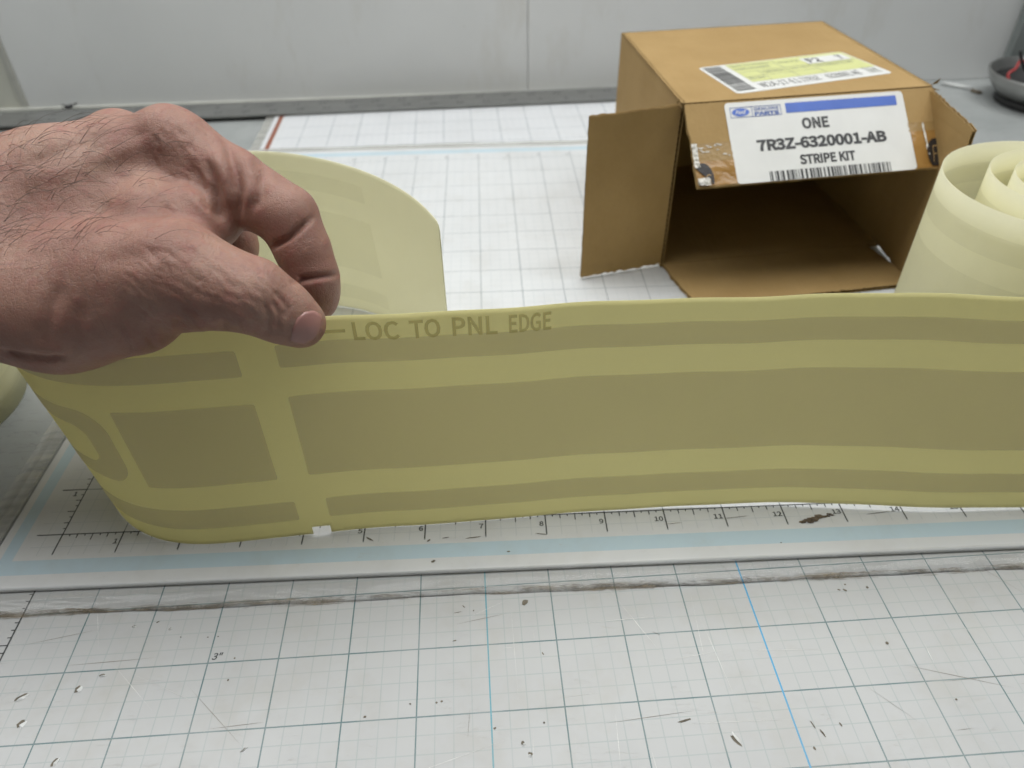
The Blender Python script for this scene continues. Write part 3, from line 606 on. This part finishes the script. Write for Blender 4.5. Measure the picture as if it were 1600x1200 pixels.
# ------------------------------------------------------------------ rolled strips
def roll(name, label, pts, W, mat, z0, faint=True, lab=True):
    o = thing(name, label, 'decal roll'); P = np.array(pts, float); k = np.r_[0, np.cumsum(np.linalg.norm(np.diff(P, axis=0), axis=1))]; n = int(k[-1]/.12); s = np.linspace(0, k[-1], n+1)
    C_ = spl(k, P, s); nh = 8; hs = np.linspace(0, 1, nh+1); d = np.gradient(C_, axis=0); nr = np.stack([d[:, 1], -d[:, 0]], 1); nr /= np.linalg.norm(nr, axis=1)[:, None]
    def sheet(off, h0, h1, i0, i1):
        hh = np.linspace(h0, h1, nh+1); V = [(C_[i, 0] + nr[i, 0]*off, C_[i, 1] + nr[i, 1]*off, z0 + W*h) for i in range(i0, i1+1) for h in hh]
        F = [((i)*(nh+1)+j, (i+1)*(nh+1)+j, (i+1)*(nh+1)+j+1, i*(nh+1)+j+1) for i in range(i1-i0) for j in range(nh)]; return V, F
    V, F = sheet(0, 0, 1, 0, n); N = len(V); V2, _ = sheet(-.012, 0, 1, 0, n)
    E_ = {}
    for f in F:
        for a, b in zip(f, f[1:] + f[:1]): E_[(a, b)] = 1
    mesh_obj('liner', V + V2, F + [tuple(q + N for q in f[::-1]) for f in F] + [(b, a, a+N, b+N) for (a, b) in E_ if (b, a) not in E_], mat, o, True)
    if faint:
        for h0, h1 in ((.80, .90), (.31, .69), (.085, .19)):
            for off in (.004, -.016): V, F = sheet(off, h0, h1, 2, n-2); mesh_obj('stripe', V, F, M['stripe_faint'], o, True)
    return o, C_, nr
def spiral(cx, cy, r0, r1, turns, a0, sq=1.0, drift=(0, 0), n=16):
    P = []
    for i in range(int(turns*n)+1):
        q = i/(turns*n); a = a0 + 2*math.pi*turns*q; r = r0 + (r1-r0)*q; P.append((cx + drift[0]*q + r*math.cos(a), cy + drift[1]*q + sq*r*math.sin(a)))
    return P
loose = []
for i in range(59):
    q = i/58; a = math.radians(-60) + 2*math.pi*3.6*q; cx = np.interp(q, [0, .22, .46, .74, 1], [17.30, 17.32, 17.66, 17.80, 17.82]); rr = np.interp(q, [0, .22, .46, .74, 1], [2.02, 1.98, 1.44, 1.20, .95])
    loose.append((cx + rr*math.cos(a), 3.55 + .98*rr*math.sin(a)))
ro, Cc, Nn = roll('decal_roll', 'pale yellow decal strip coiled upright in front of the open box, right edge', loose, 3.98, M['strip_pale'], .02)
b_ = MB()
roll('decal_roll', 'pale yellow decal roll standing on the grey bench at the left edge', spiral(-4.42, 3.68, 2.15, 1.1, 2.6, math.radians(150), 1.0), 3.98, M['strip_pale'], TZ + .01)

# ------------------------------------------------------------------ things at the far right
pt = thing('parts_tray', 'round steel parts tray with black rubber foot at the wall', 'tray', (28.2, 19.2, TZ))
b_ = MB(); b_.lathe([(0, .32), (1.2, .32), (1.55, .42), (1.9, .78), (2.04, 1.08), (2.09, 1.11), (2.13, 1.07), (2.0, .72), (1.65, .33), (1.35, .22), (0, .22)], (0, 0, 0), 72); b_.build('dish', M['bowl'], pt, True)
b_ = MB(); b_.lathe([(0, 0), (1.55, 0), (1.62, .06), (1.6, .26), (1.4, .30), (0, .27)], (0, 0, 0), 56); b_.build('rubber_foot', M['rubber'], pt, True)
b_ = MB(); b_.lathe([(0, .335), (1.2, .335), (1.53, .43), (1.86, .77)], (0, 0, 0), 56); b_.build('dark_lining', M['rubber'], pt, True)
def wire(name, label, pts, r, mat):
    P = np.array(pts, float); k = np.r_[0, np.cumsum(np.linalg.norm(np.diff(P, axis=0), axis=1))]; b_ = MB(); b_.tube(spl(k, P, np.linspace(0, k[-1], 40)), r, 8); return tag(b_.build(name, mat, None, True), label, 'wire')
wire('wire', 'short red wire looped over the rim inside the steel parts tray', [(26.95, 19.3, .35), (26.85, 19.65, .80), (27.05, 19.7, .92), (27.2, 19.85, 1.15), (27.6, 19.9, 1.0), (28.0, 19.4, .25)], .045, M['red_wire'])
wire('wire', 'black wire end sticking up out of the steel parts tray', [(28.2, 19.2, .25), (27.7, 19.5, .6), (27.25, 19.8, 1.15), (27.1, 19.9, 1.5)], .06, M['black_wire'])
wire('wire', 'black wire lying in the bottom of the steel parts tray', [(27.0, 19.2, .35), (27.4, 19.0, .30), (27.9, 18.7, .22), (28.5, 19.1, .2), (29.3, 18.9, .3)], .10, M['black_wire'])
b_ = MB(); b_.tube([(25.6, 21.55, TZ + .07), (25.95, 21.2, TZ + .08), (26.35, 20.85, TZ + .07)], .065, 8); tag(b_.build('plastic_stick', M['gouge_lip'], None, True), 'short white plastic stick on the grey bench beside the steel tray', 'stick')
b_ = MB()
for k in range(7): b_.tube([np.array((26.3, 20.55, TZ + .06)) + RNG.normal(0, .05, 3)*(1, 1, .3), np.array((26.5, 20.35, TZ + .07)) + RNG.normal(0, .06, 3)*(1, 1, .3)], .035, 5)
tag(b_.build('debris_scrap', M['brown'], None, True), 'brown scrap lying at the end of the white stick', 'debris')
b_ = MB()
for k in range(10): b_.tube([np.array((-8.6, 20.95, .0)) + RNG.normal(0, .06, 3)*(1.4, 1, .3), np.array((-8.5, 21.0, .07)) + RNG.normal(0, .10, 3)*(1.6, 1, .4)], .03, 5)
tag(b_.build('debris_scrap', M['black_wire'], None, True), 'tiny black crumb at the foot of the wall above the wrist', 'debris')
cb = thing('grey_cabinet', 'edge of a dark grey cabinet standing against the wall behind the tray', 'cabinet'); b_ = MB(); b_.slab((28.05, 21.75, TZ), (10, .22, 0), (0, 0, 14), (0, .38, 0)); bevel(b_.build('side_board', M['cabinet'], cb), .05)

# ------------------------------------------------------------------ the hand: one continuous surface grown round a posed skeleton
CR = np.array(cam.rotation_euler.to_matrix()); CP = np.array(CAM_POS)
def at(u, v, d): return CP + CR @ np.array([(u - 800)/CAM_F*d, -(v - 600)/CAM_F*d, -d])     # sketch pixel + depth in inches -> place
def to_px(P): q = (P - CP) @ CR; return np.stack([800 + CAM_F*q[:, 0]/-q[:, 2], 600 - CAM_F*q[:, 1]/-q[:, 2]], 1)
#  (u, v, depth, radius) joints of each chain
CH = [
 # forearm and wrist
 ([(-330, 455, 10.6, 1.32), (-120, 400, 10.5, 1.18), (20, 385, 10.3, 1.10)], .35),
 # metacarpals
 ([(-60, 345, 10.4, .98), (110, 292, 10.35, .78), (268, 232, 10.3, .53)], .28),
 ([(-60, 350, 10.9, 1.0), (80, 290, 11.0, .80), (188, 240, 11.0, .57)], .28),
 ([(-60, 370, 11.3, .95), (60, 320, 11.5, .72), (130, 285, 11.6, .52)], .28),
 ([(-60, 390, 11.6, .9), (20, 350, 11.9, .65), (72, 330, 12.1, .46)], .28),
 # palm body and thumb ball
 ([(20, 420, 10.4, 1.05), (170, 370, 10.4, .85), (265, 320, 10.4, .62)], .35),
 ([(-40, 455, 10.0, .92), (95, 475, 9.85, .86), (205, 470, 9.65, .72)], .35),
 # thumb
 ([(130, 440, 9.85, .85), (275, 432, 9.45, .70), (395, 462, 9.42, .475), (440, 487, 9.60, .405), (470, 505, 9.73, .335)], .12),
 # web of skin from thumb to first finger
 ([(250, 350, 9.95, .62), (318, 345, 10.05, .40), (345, 350, 10.15, .26)], .22),
 # first finger
 ([(268, 232, 10.3, .53), (360, 285, 10.2, .475), (449, 338, 10.12, .425)], .10),
 ([(449, 338, 10.12, .425), (474, 392, 10.2, .385), (489, 432, 10.3, .365)], .05),
 ([(489, 432, 10.3, .365), (494, 455, 10.42, .34), (497, 470, 10.50, .285)], .05),
 # middle, ring and little finger, curled in under the palm
 ([(188, 240, 11.0, .57), (345, 318, 11.2, .43), (362, 385, 11.15, .38), (330, 420, 10.95, .34)], .10),
 ([(130, 285, 11.6, .52), (270, 370, 11.9, .41), (275, 430, 11.7, .36), (235, 445, 11.3, .32)], .10),
 ([(72, 330, 12.1, .46), (170, 410, 12.4, .36), (175, 450, 12.2, .31), (140, 455, 11.8, .28)], .10),
 # knuckle bumps
 ([(262, 212, 10.15, .36), (285, 222, 10.15, .36)], .22),
 ([(183, 212, 10.85, .33), (196, 216, 10.85, .33)], .22),
]
segs = []
for ch, k in CH:
    for (a, b) in zip(ch, ch[1:]): segs.append((at(*a[:3]), at(*b[:3]), a[3], b[3], k))
HV = .06
lo = np.min([np.minimum(a - ra, b - rb) for a, b, ra, rb, k in segs], axis=0) - .2; hi = np.max([np.maximum(a + ra, b + rb) for a, b, ra, rb, k in segs], axis=0) + .2
nx, ny, nz = [int(q) for q in np.ceil((hi - lo)/HV)]
gx = lo[0] + HV*np.arange(nx); gy = lo[1] + HV*np.arange(ny); gz = lo[2] + HV*np.arange(nz)
D = np.full((nx, ny, nz), 9.0, np.float32)
for a, b, ra, rb, k in segs:
    pad = k + .5; l2 = np.minimum(a - ra, b - rb) - pad; h2 = np.maximum(a + ra, b + rb) + pad
    i0, i1 = [np.clip(((q - lo)/HV).astype(int), 0, [nx, ny, nz]) for q in (l2, h2)]; i1 = np.minimum(i1 + 1, [nx, ny, nz])
    GX, GY, GZ = np.meshgrid(gx[i0[0]:i1[0]], gy[i0[1]:i1[1]], gz[i0[2]:i1[2]], indexing='ij')
    ab = b - a; t = np.clip(((GX - a[0])*ab[0] + (GY - a[1])*ab[1] + (GZ - a[2])*ab[2])/(ab @ ab), 0, 1)
    d = np.sqrt((GX - a[0] - t*ab[0])**2 + (GY - a[1] - t*ab[1])**2 + (GZ - a[2] - t*ab[2])**2) - (ra + (rb - ra)*t)
    sl = (slice(i0[0], i1[0]), slice(i0[1], i1[1]), slice(i0[2], i1[2])); q = D[sl]; h = np.clip(.5 + .5*(q - d)/k, 0, 1)
    D[sl] = q*(1 - h) + d*h - k*h*(1 - h)
def surface_nets(D, lo, hv):
    ins = D < 0; nx, ny, nz = D.shape
    c = sum(ins[i:nx-1+i, j:ny-1+j, k:nz-1+k].astype(np.int8) for i in (0, 1) for j in (0, 1) for k in (0, 1)); act = (c > 0) & (c < 8)
    idx = -np.ones(act.shape, np.int64); I = np.argwhere(act); idx[act] = np.arange(len(I)); acc = np.zeros((len(I), 3)); cnt = np.zeros(len(I))
    cor = [(i, j, k) for i in (0, 1) for j in (0, 1) for k in (0, 1)]
    for p in cor:
        for ax in range(3):
            if p[ax]: continue
            q = list(p); q[ax] = 1; A = D[I[:, 0]+p[0], I[:, 1]+p[1], I[:, 2]+p[2]]; B = D[I[:, 0]+q[0], I[:, 1]+q[1], I[:, 2]+q[2]]; m = (A < 0) != (B < 0)
            t = np.where(m, A/np.where(m, A - B, 1), 0); pos = np.array(p, float)[None] + 0*acc; pos[:, ax] = t; acc[m] += pos[m]; cnt[m] += 1
    V = lo + hv*(I + acc/cnt[:, None]); F = []
    for ax in range(3):
        o1, o2 = [(1, 2), (2, 0), (0, 1)][ax]; sl0 = [slice(1, -1)]*3; sl0[ax] = slice(0, -1); sl1 = list(sl0); sl1[ax] = slice(1, None)
        A = ins[tuple(sl0)]; B = ins[tuple(sl1)]
        for flip in (False, True):
            E_ = np.argwhere((A & ~B) if not flip else (~A & B)); E_ = E_ + np.array([0 if k == ax else 1 for k in range(3)])
            if not len(E_): continue
            q = []
            for d1, d2 in ((-1, -1), (0, -1), (0, 0), (-1, 0)):
                J = E_.copy(); J[:, o1] += d1; J[:, o2] += d2; q.append(idx[J[:, 0], J[:, 1], J[:, 2]])
            q = np.stack(q, 1); F.append(q[:, ::-1] if flip else q)
    return V, np.concatenate(F)
V, F = surface_nets(D, lo, HV)
hm = bpy.data.meshes.new('hand_grow'); hm.from_pydata(V.tolist(), [], F.tolist()); ho = bpy.data.objects.new('hand_grow', hm); COL.objects.link(ho)
sm = ho.modifiers.new('s', 'SMOOTH'); sm.factor = .5; sm.iterations = 4
sd = ho.modifiers.new('d', 'SUBSURF'); sd.levels = 1; sd.render_levels = 1
dg = bpy.context.evaluated_depsgraph_get(); me2 = bpy.data.meshes.new_from_object(ho.evaluated_get(dg)); bpy.data.objects.remove(ho)
nv = len(me2.vertices); HP = np.zeros(nv*3); me2.vertices.foreach_get('co', HP); HP = HP.reshape(-1, 3); HN = np.zeros(nv*3); me2.vertices.foreach_get('normal', HN); HN = HN.reshape(-1, 3)
HF = [tuple(p.vertices) for p in me2.polygons]
# sculpted creases, folds and tendons: (sketch polyline, half width px, height in inches)
STK = [([(420, 388), (450, 373), (488, 340)], 5, -.075), ([(458, 440), (495, 433), (529, 429)], 5, -.07),
 ([(318, 246), (334, 285), (344, 325), (352, 346)], 8, -.07), ([(352, 216), (366, 258), (372, 300), (371, 346)], 8, -.085), ([(412, 262), (408, 300), (392, 330)], 8, -.05),
 ([(335, 235), (352, 280), (360, 330)], 9, .035), ([(385, 232), (392, 280), (384, 325)], 10, .03),
 ([(285, 240), (310, 280), (330, 320), (350, 345)], 9, -.05), ([(262, 255), (292, 300), (322, 332)], 10, .03),
 ([(-10, 548), (30, 557), (70, 562), (110, 560)], 6, -.07), ([(40, 540), (110, 552)], 8, .02),
 ([(270, 500), (292, 524), (306, 538)], 7, -.08), ([(300, 490), (315, 512), (318, 528)], 8, .05), ([(345, 500), (352, 520), (350, 535)], 6, -.05), ([(375, 490), (385, 515), (380, 535)], 7, .02),
 ([(425, 468), (437, 490), (434, 520)], 5, -.035), ([(412, 470), (422, 500), (415, 528)], 5, -.03), ([(440, 465), (448, 482), (446, 498)], 5, -.03), ([(430, 455), (441, 470)], 4, -.02),
 ([(95, 440), (78, 490), (66, 540)], 12, -.04), ([(130, 470), (120, 520), (115, 560)], 12, -.025), ([(180, 500), (195, 535), (205, 560)], 7, -.03), ([(225, 505), (240, 535), (248, 552)], 6, -.03),
 ([(-10, 300), (120, 262), (250, 215)], 16, .03), ([(40, 260), (150, 212)], 12, -.03), ([(215, 195), (228, 230), (240, 280)], 16, -.03), ([(150, 410), (200, 400), (260, 395)], 16, -.03)]
r_ = random.Random(4)
for k in range(150):                                     # fine wrinkles over the thumb joint
    u0, v0 = r_.uniform(190, 400), r_.uniform(370, 520)
    if v0 > 370 + (400 - u0)*.05 and v0 < 530 and (v0 - 400) < 140 - abs(u0 - 300)*.2:
        L = r_.uniform(25, 70); a = math.radians(r_.uniform(24, 58)); STK.append(([(u0, v0), (u0 + L*.5*math.cos(a) + 3, v0 + L*.5*math.sin(a) - 3), (u0 + L*math.cos(a), v0 + L*math.sin(a))], r_.uniform(2.2, 3.6), -r_.uniform(.004, .009)))
for k in range(34):                                     # knuckle and back-of-hand lines
    u0, v0 = r_.uniform(225, 330), r_.uniform(185, 330); L = r_.uniform(10, 30); a = math.radians(r_.uniform(35, 80)); STK.append(([(u0, v0), (u0 + L*math.cos(a), v0 + L*math.sin(a))], r_.uniform(2, 4), -r_.uniform(.006, .016)))
PX = to_px(HP); vd = HP - CP; vd /= np.linalg.norm(vd, axis=1)[:, None]; facing = np.clip(-(vd*HN).sum(1)*2.5, 0, 1); disp = np.zeros(nv)
# only the nearest skin takes the strokes
cell = {}
pk = (np.floor(PX/12)).astype(int); dep = np.linalg.norm(HP - CP, axis=1)
for key, dd in zip(map(tuple, pk), dep): cell[key] = min(cell.get(key, 99), dd)
near = np.array([dd < cell[k] + .55 for k, dd in zip(map(tuple, pk), dep)])
for P, w, hgt in STK:
    P = np.array(P, float); best = np.full(nv, 1e9)
    sel = np.where((PX[:, 0] > P[:, 0].min() - 3*w) & (PX[:, 0] < P[:, 0].max() + 3*w) & (PX[:, 1] > P[:, 1].min() - 3*w) & (PX[:, 1] < P[:, 1].max() + 3*w) & near)[0]
    if not len(sel): continue
    bd = np.full(len(sel), 1e9); bt = np.zeros(len(sel)); n = len(P) - 1
    for i in range(n):
        ab = P[i+1] - P[i]; t = np.clip(((PX[sel] - P[i]) @ ab)/(ab @ ab), 0, 1); d = np.linalg.norm(PX[sel] - P[i] - t[:, None]*ab, axis=1); m = d < bd; bd[m] = d[m]; bt[m] = (i + t[m])/n
    disp[sel] += hgt*np.exp(-(bd/w)**2)*facing[sel]*np.clip(4*np.minimum(bt, 1 - bt) + .25, 0, 1)
HP = HP + HN*disp[:, None]
def make_skin():
    m, nt, b = mat_new('skin'); v = coords(nt); n1 = noise(nt, v, 1.1, 4); n2 = noise(nt, v, 4.5, 5, .6); n3 = noise(nt, v, 16, 3)
    c = ramp(nt, n1, [(.28, (.25, .122, .092)), (.50, (.33, .180, .138)), (.72, (.385, .235, .178))])
    c = mix(nt, X(ramp(nt, n2, [(.5, (0,)*3), (.72, (1,)*3)]))*.5, c, (.31, .115, .098)); c = mix(nt, X(ramp(nt, n3, [(.55, (0,)*3), (.8, (1,)*3)]))*.35, c, (.25, .118, .08))
    setc(nt, b, c); b.inputs['Roughness'].default_value = .48; b.inputs['Specular IOR Level'].default_value = .38
    b.inputs['Subsurface Weight'].default_value = .25; b.inputs['Subsurface Radius'].default_value = (.0045, .0016, .0008); b.inputs['Subsurface Scale'].default_value = .6
    vo = node(nt, 'ShaderNodeTexVoronoi', feature='DISTANCE_TO_EDGE'); vo.inputs['Scale'].default_value = 16; wv = noise(nt, v, 5, 2)
    mp = node(nt, 'ShaderNodeMapping'); mp.inputs['Rotation'].default_value = (.3, .4, .6); mp.inputs['Scale'].default_value = (1, 1.8, 1); nt.links.new(v, mp.inputs[0]); nt.links.new(mp.outputs[0], vo.inputs['Vector'])
    h = X(ramp(nt, vo.outputs['Distance'], [(0, (0,)*3), (.10, (1,)*3)]))*.14 + X(n2)*.9 + X(noise(nt, coords(nt, (2.5, 1, 1)), 7, 4, .6, .8))*.5
    bump(nt, h, .55, .035, b); return m
M['skin'] = make_skin()
hand = mesh_obj('person', HP, HF, M['skin'], None, True)
tag(hand, 'bare hairy left hand reaching in from the left, pinching the top edge of the strip', 'hand')
bvh = BVHTree.FromPolygons([Vector(p) for p in HP], HF)
def hit(u, v):
    d = CR @ np.array([(u - 800)/CAM_F, -(v - 600)/CAM_F, -1.0]); r = bvh.ray_cast(Vector(CP), Vector(d)); return r
# thumb nail, laid on the thumb tip
NP = [(453, 532), (456, 514), (464, 497), (476, 487), (490, 485), (500, 491), (503, 503), (500, 518), (491, 531), (473, 540)]
cen = np.mean(NP, axis=0); rings = [1.0, .93, .75, .5, .25, 0.0]; V = []
for q in rings:
    for p in NP:
        u, v = cen + (np.array(p) - cen)*q; r = hit(u, v); loc, nrm = (np.array(r[0]), np.array(r[1])) if r[0] is not None else (at(u, v, 9.5), -CR[:, 2])
        V.append(loc + nrm*(.002 if q == 1 else .018 + .012*(1 - q)))
n = len(NP); F = [(i*n+j, i*n+(j+1) % n, (i+1)*n+(j+1) % n, (i+1)*n+j) for i in range(len(rings)-1) for j in range(n)]
M['nail'] = simple('thumb_nail', (.37, .19, .165), .24, var=.06, scale=3, bumpd=.003)
mesh_obj('thumb_nail', V, F, M['nail'], hand, True)
# dark hairs on the back of the hand and wrist
M['hair'] = simple('arm_hair', (.075, .045, .03), .45, var=.2)
b_ = MB(); r_ = random.Random(11)
for k in range(330):
    u, v = r_.uniform(-60, 270), r_.uniform(190, 440)
    if u > 150 and r_.random() < (u - 150)/130: continue
    if v > 400 - max(0, u)*.2 and r_.random() < .65: continue
    r = hit(u, v)
    if r[0] is None: continue
    p, nrm = np.array(r[0]), np.array(r[1]); a = r_.uniform(-.9, 1.0) + (.3 if u < 60 else 0); L = r_.uniform(.25, .8)
    tdir = CR[:, 0]*math.cos(a) + CR[:, 1]*math.sin(a)*r_.choice((1, .6)); tdir = tdir - nrm*(tdir @ nrm); tdir /= np.linalg.norm(tdir); side = np.cross(nrm, tdir); cv = r_.uniform(-.6, .6); pts = []
    for i in range(9):
        q = i/8; pts.append(p + tdir*L*q*(1 - .15*abs(cv)*q) + side*cv*L*q*q*.7 + nrm*(.14*L*math.sin(math.pi*min(1, q*1.05))*1.0 + .012))
    b_.tube(pts, np.linspace(.0029, .0008, 9) * r_.uniform(.55, 1.1), 4)
o = b_.build('arm_hair', M['hair'], hand, True); o['kind'] = 'stuff'
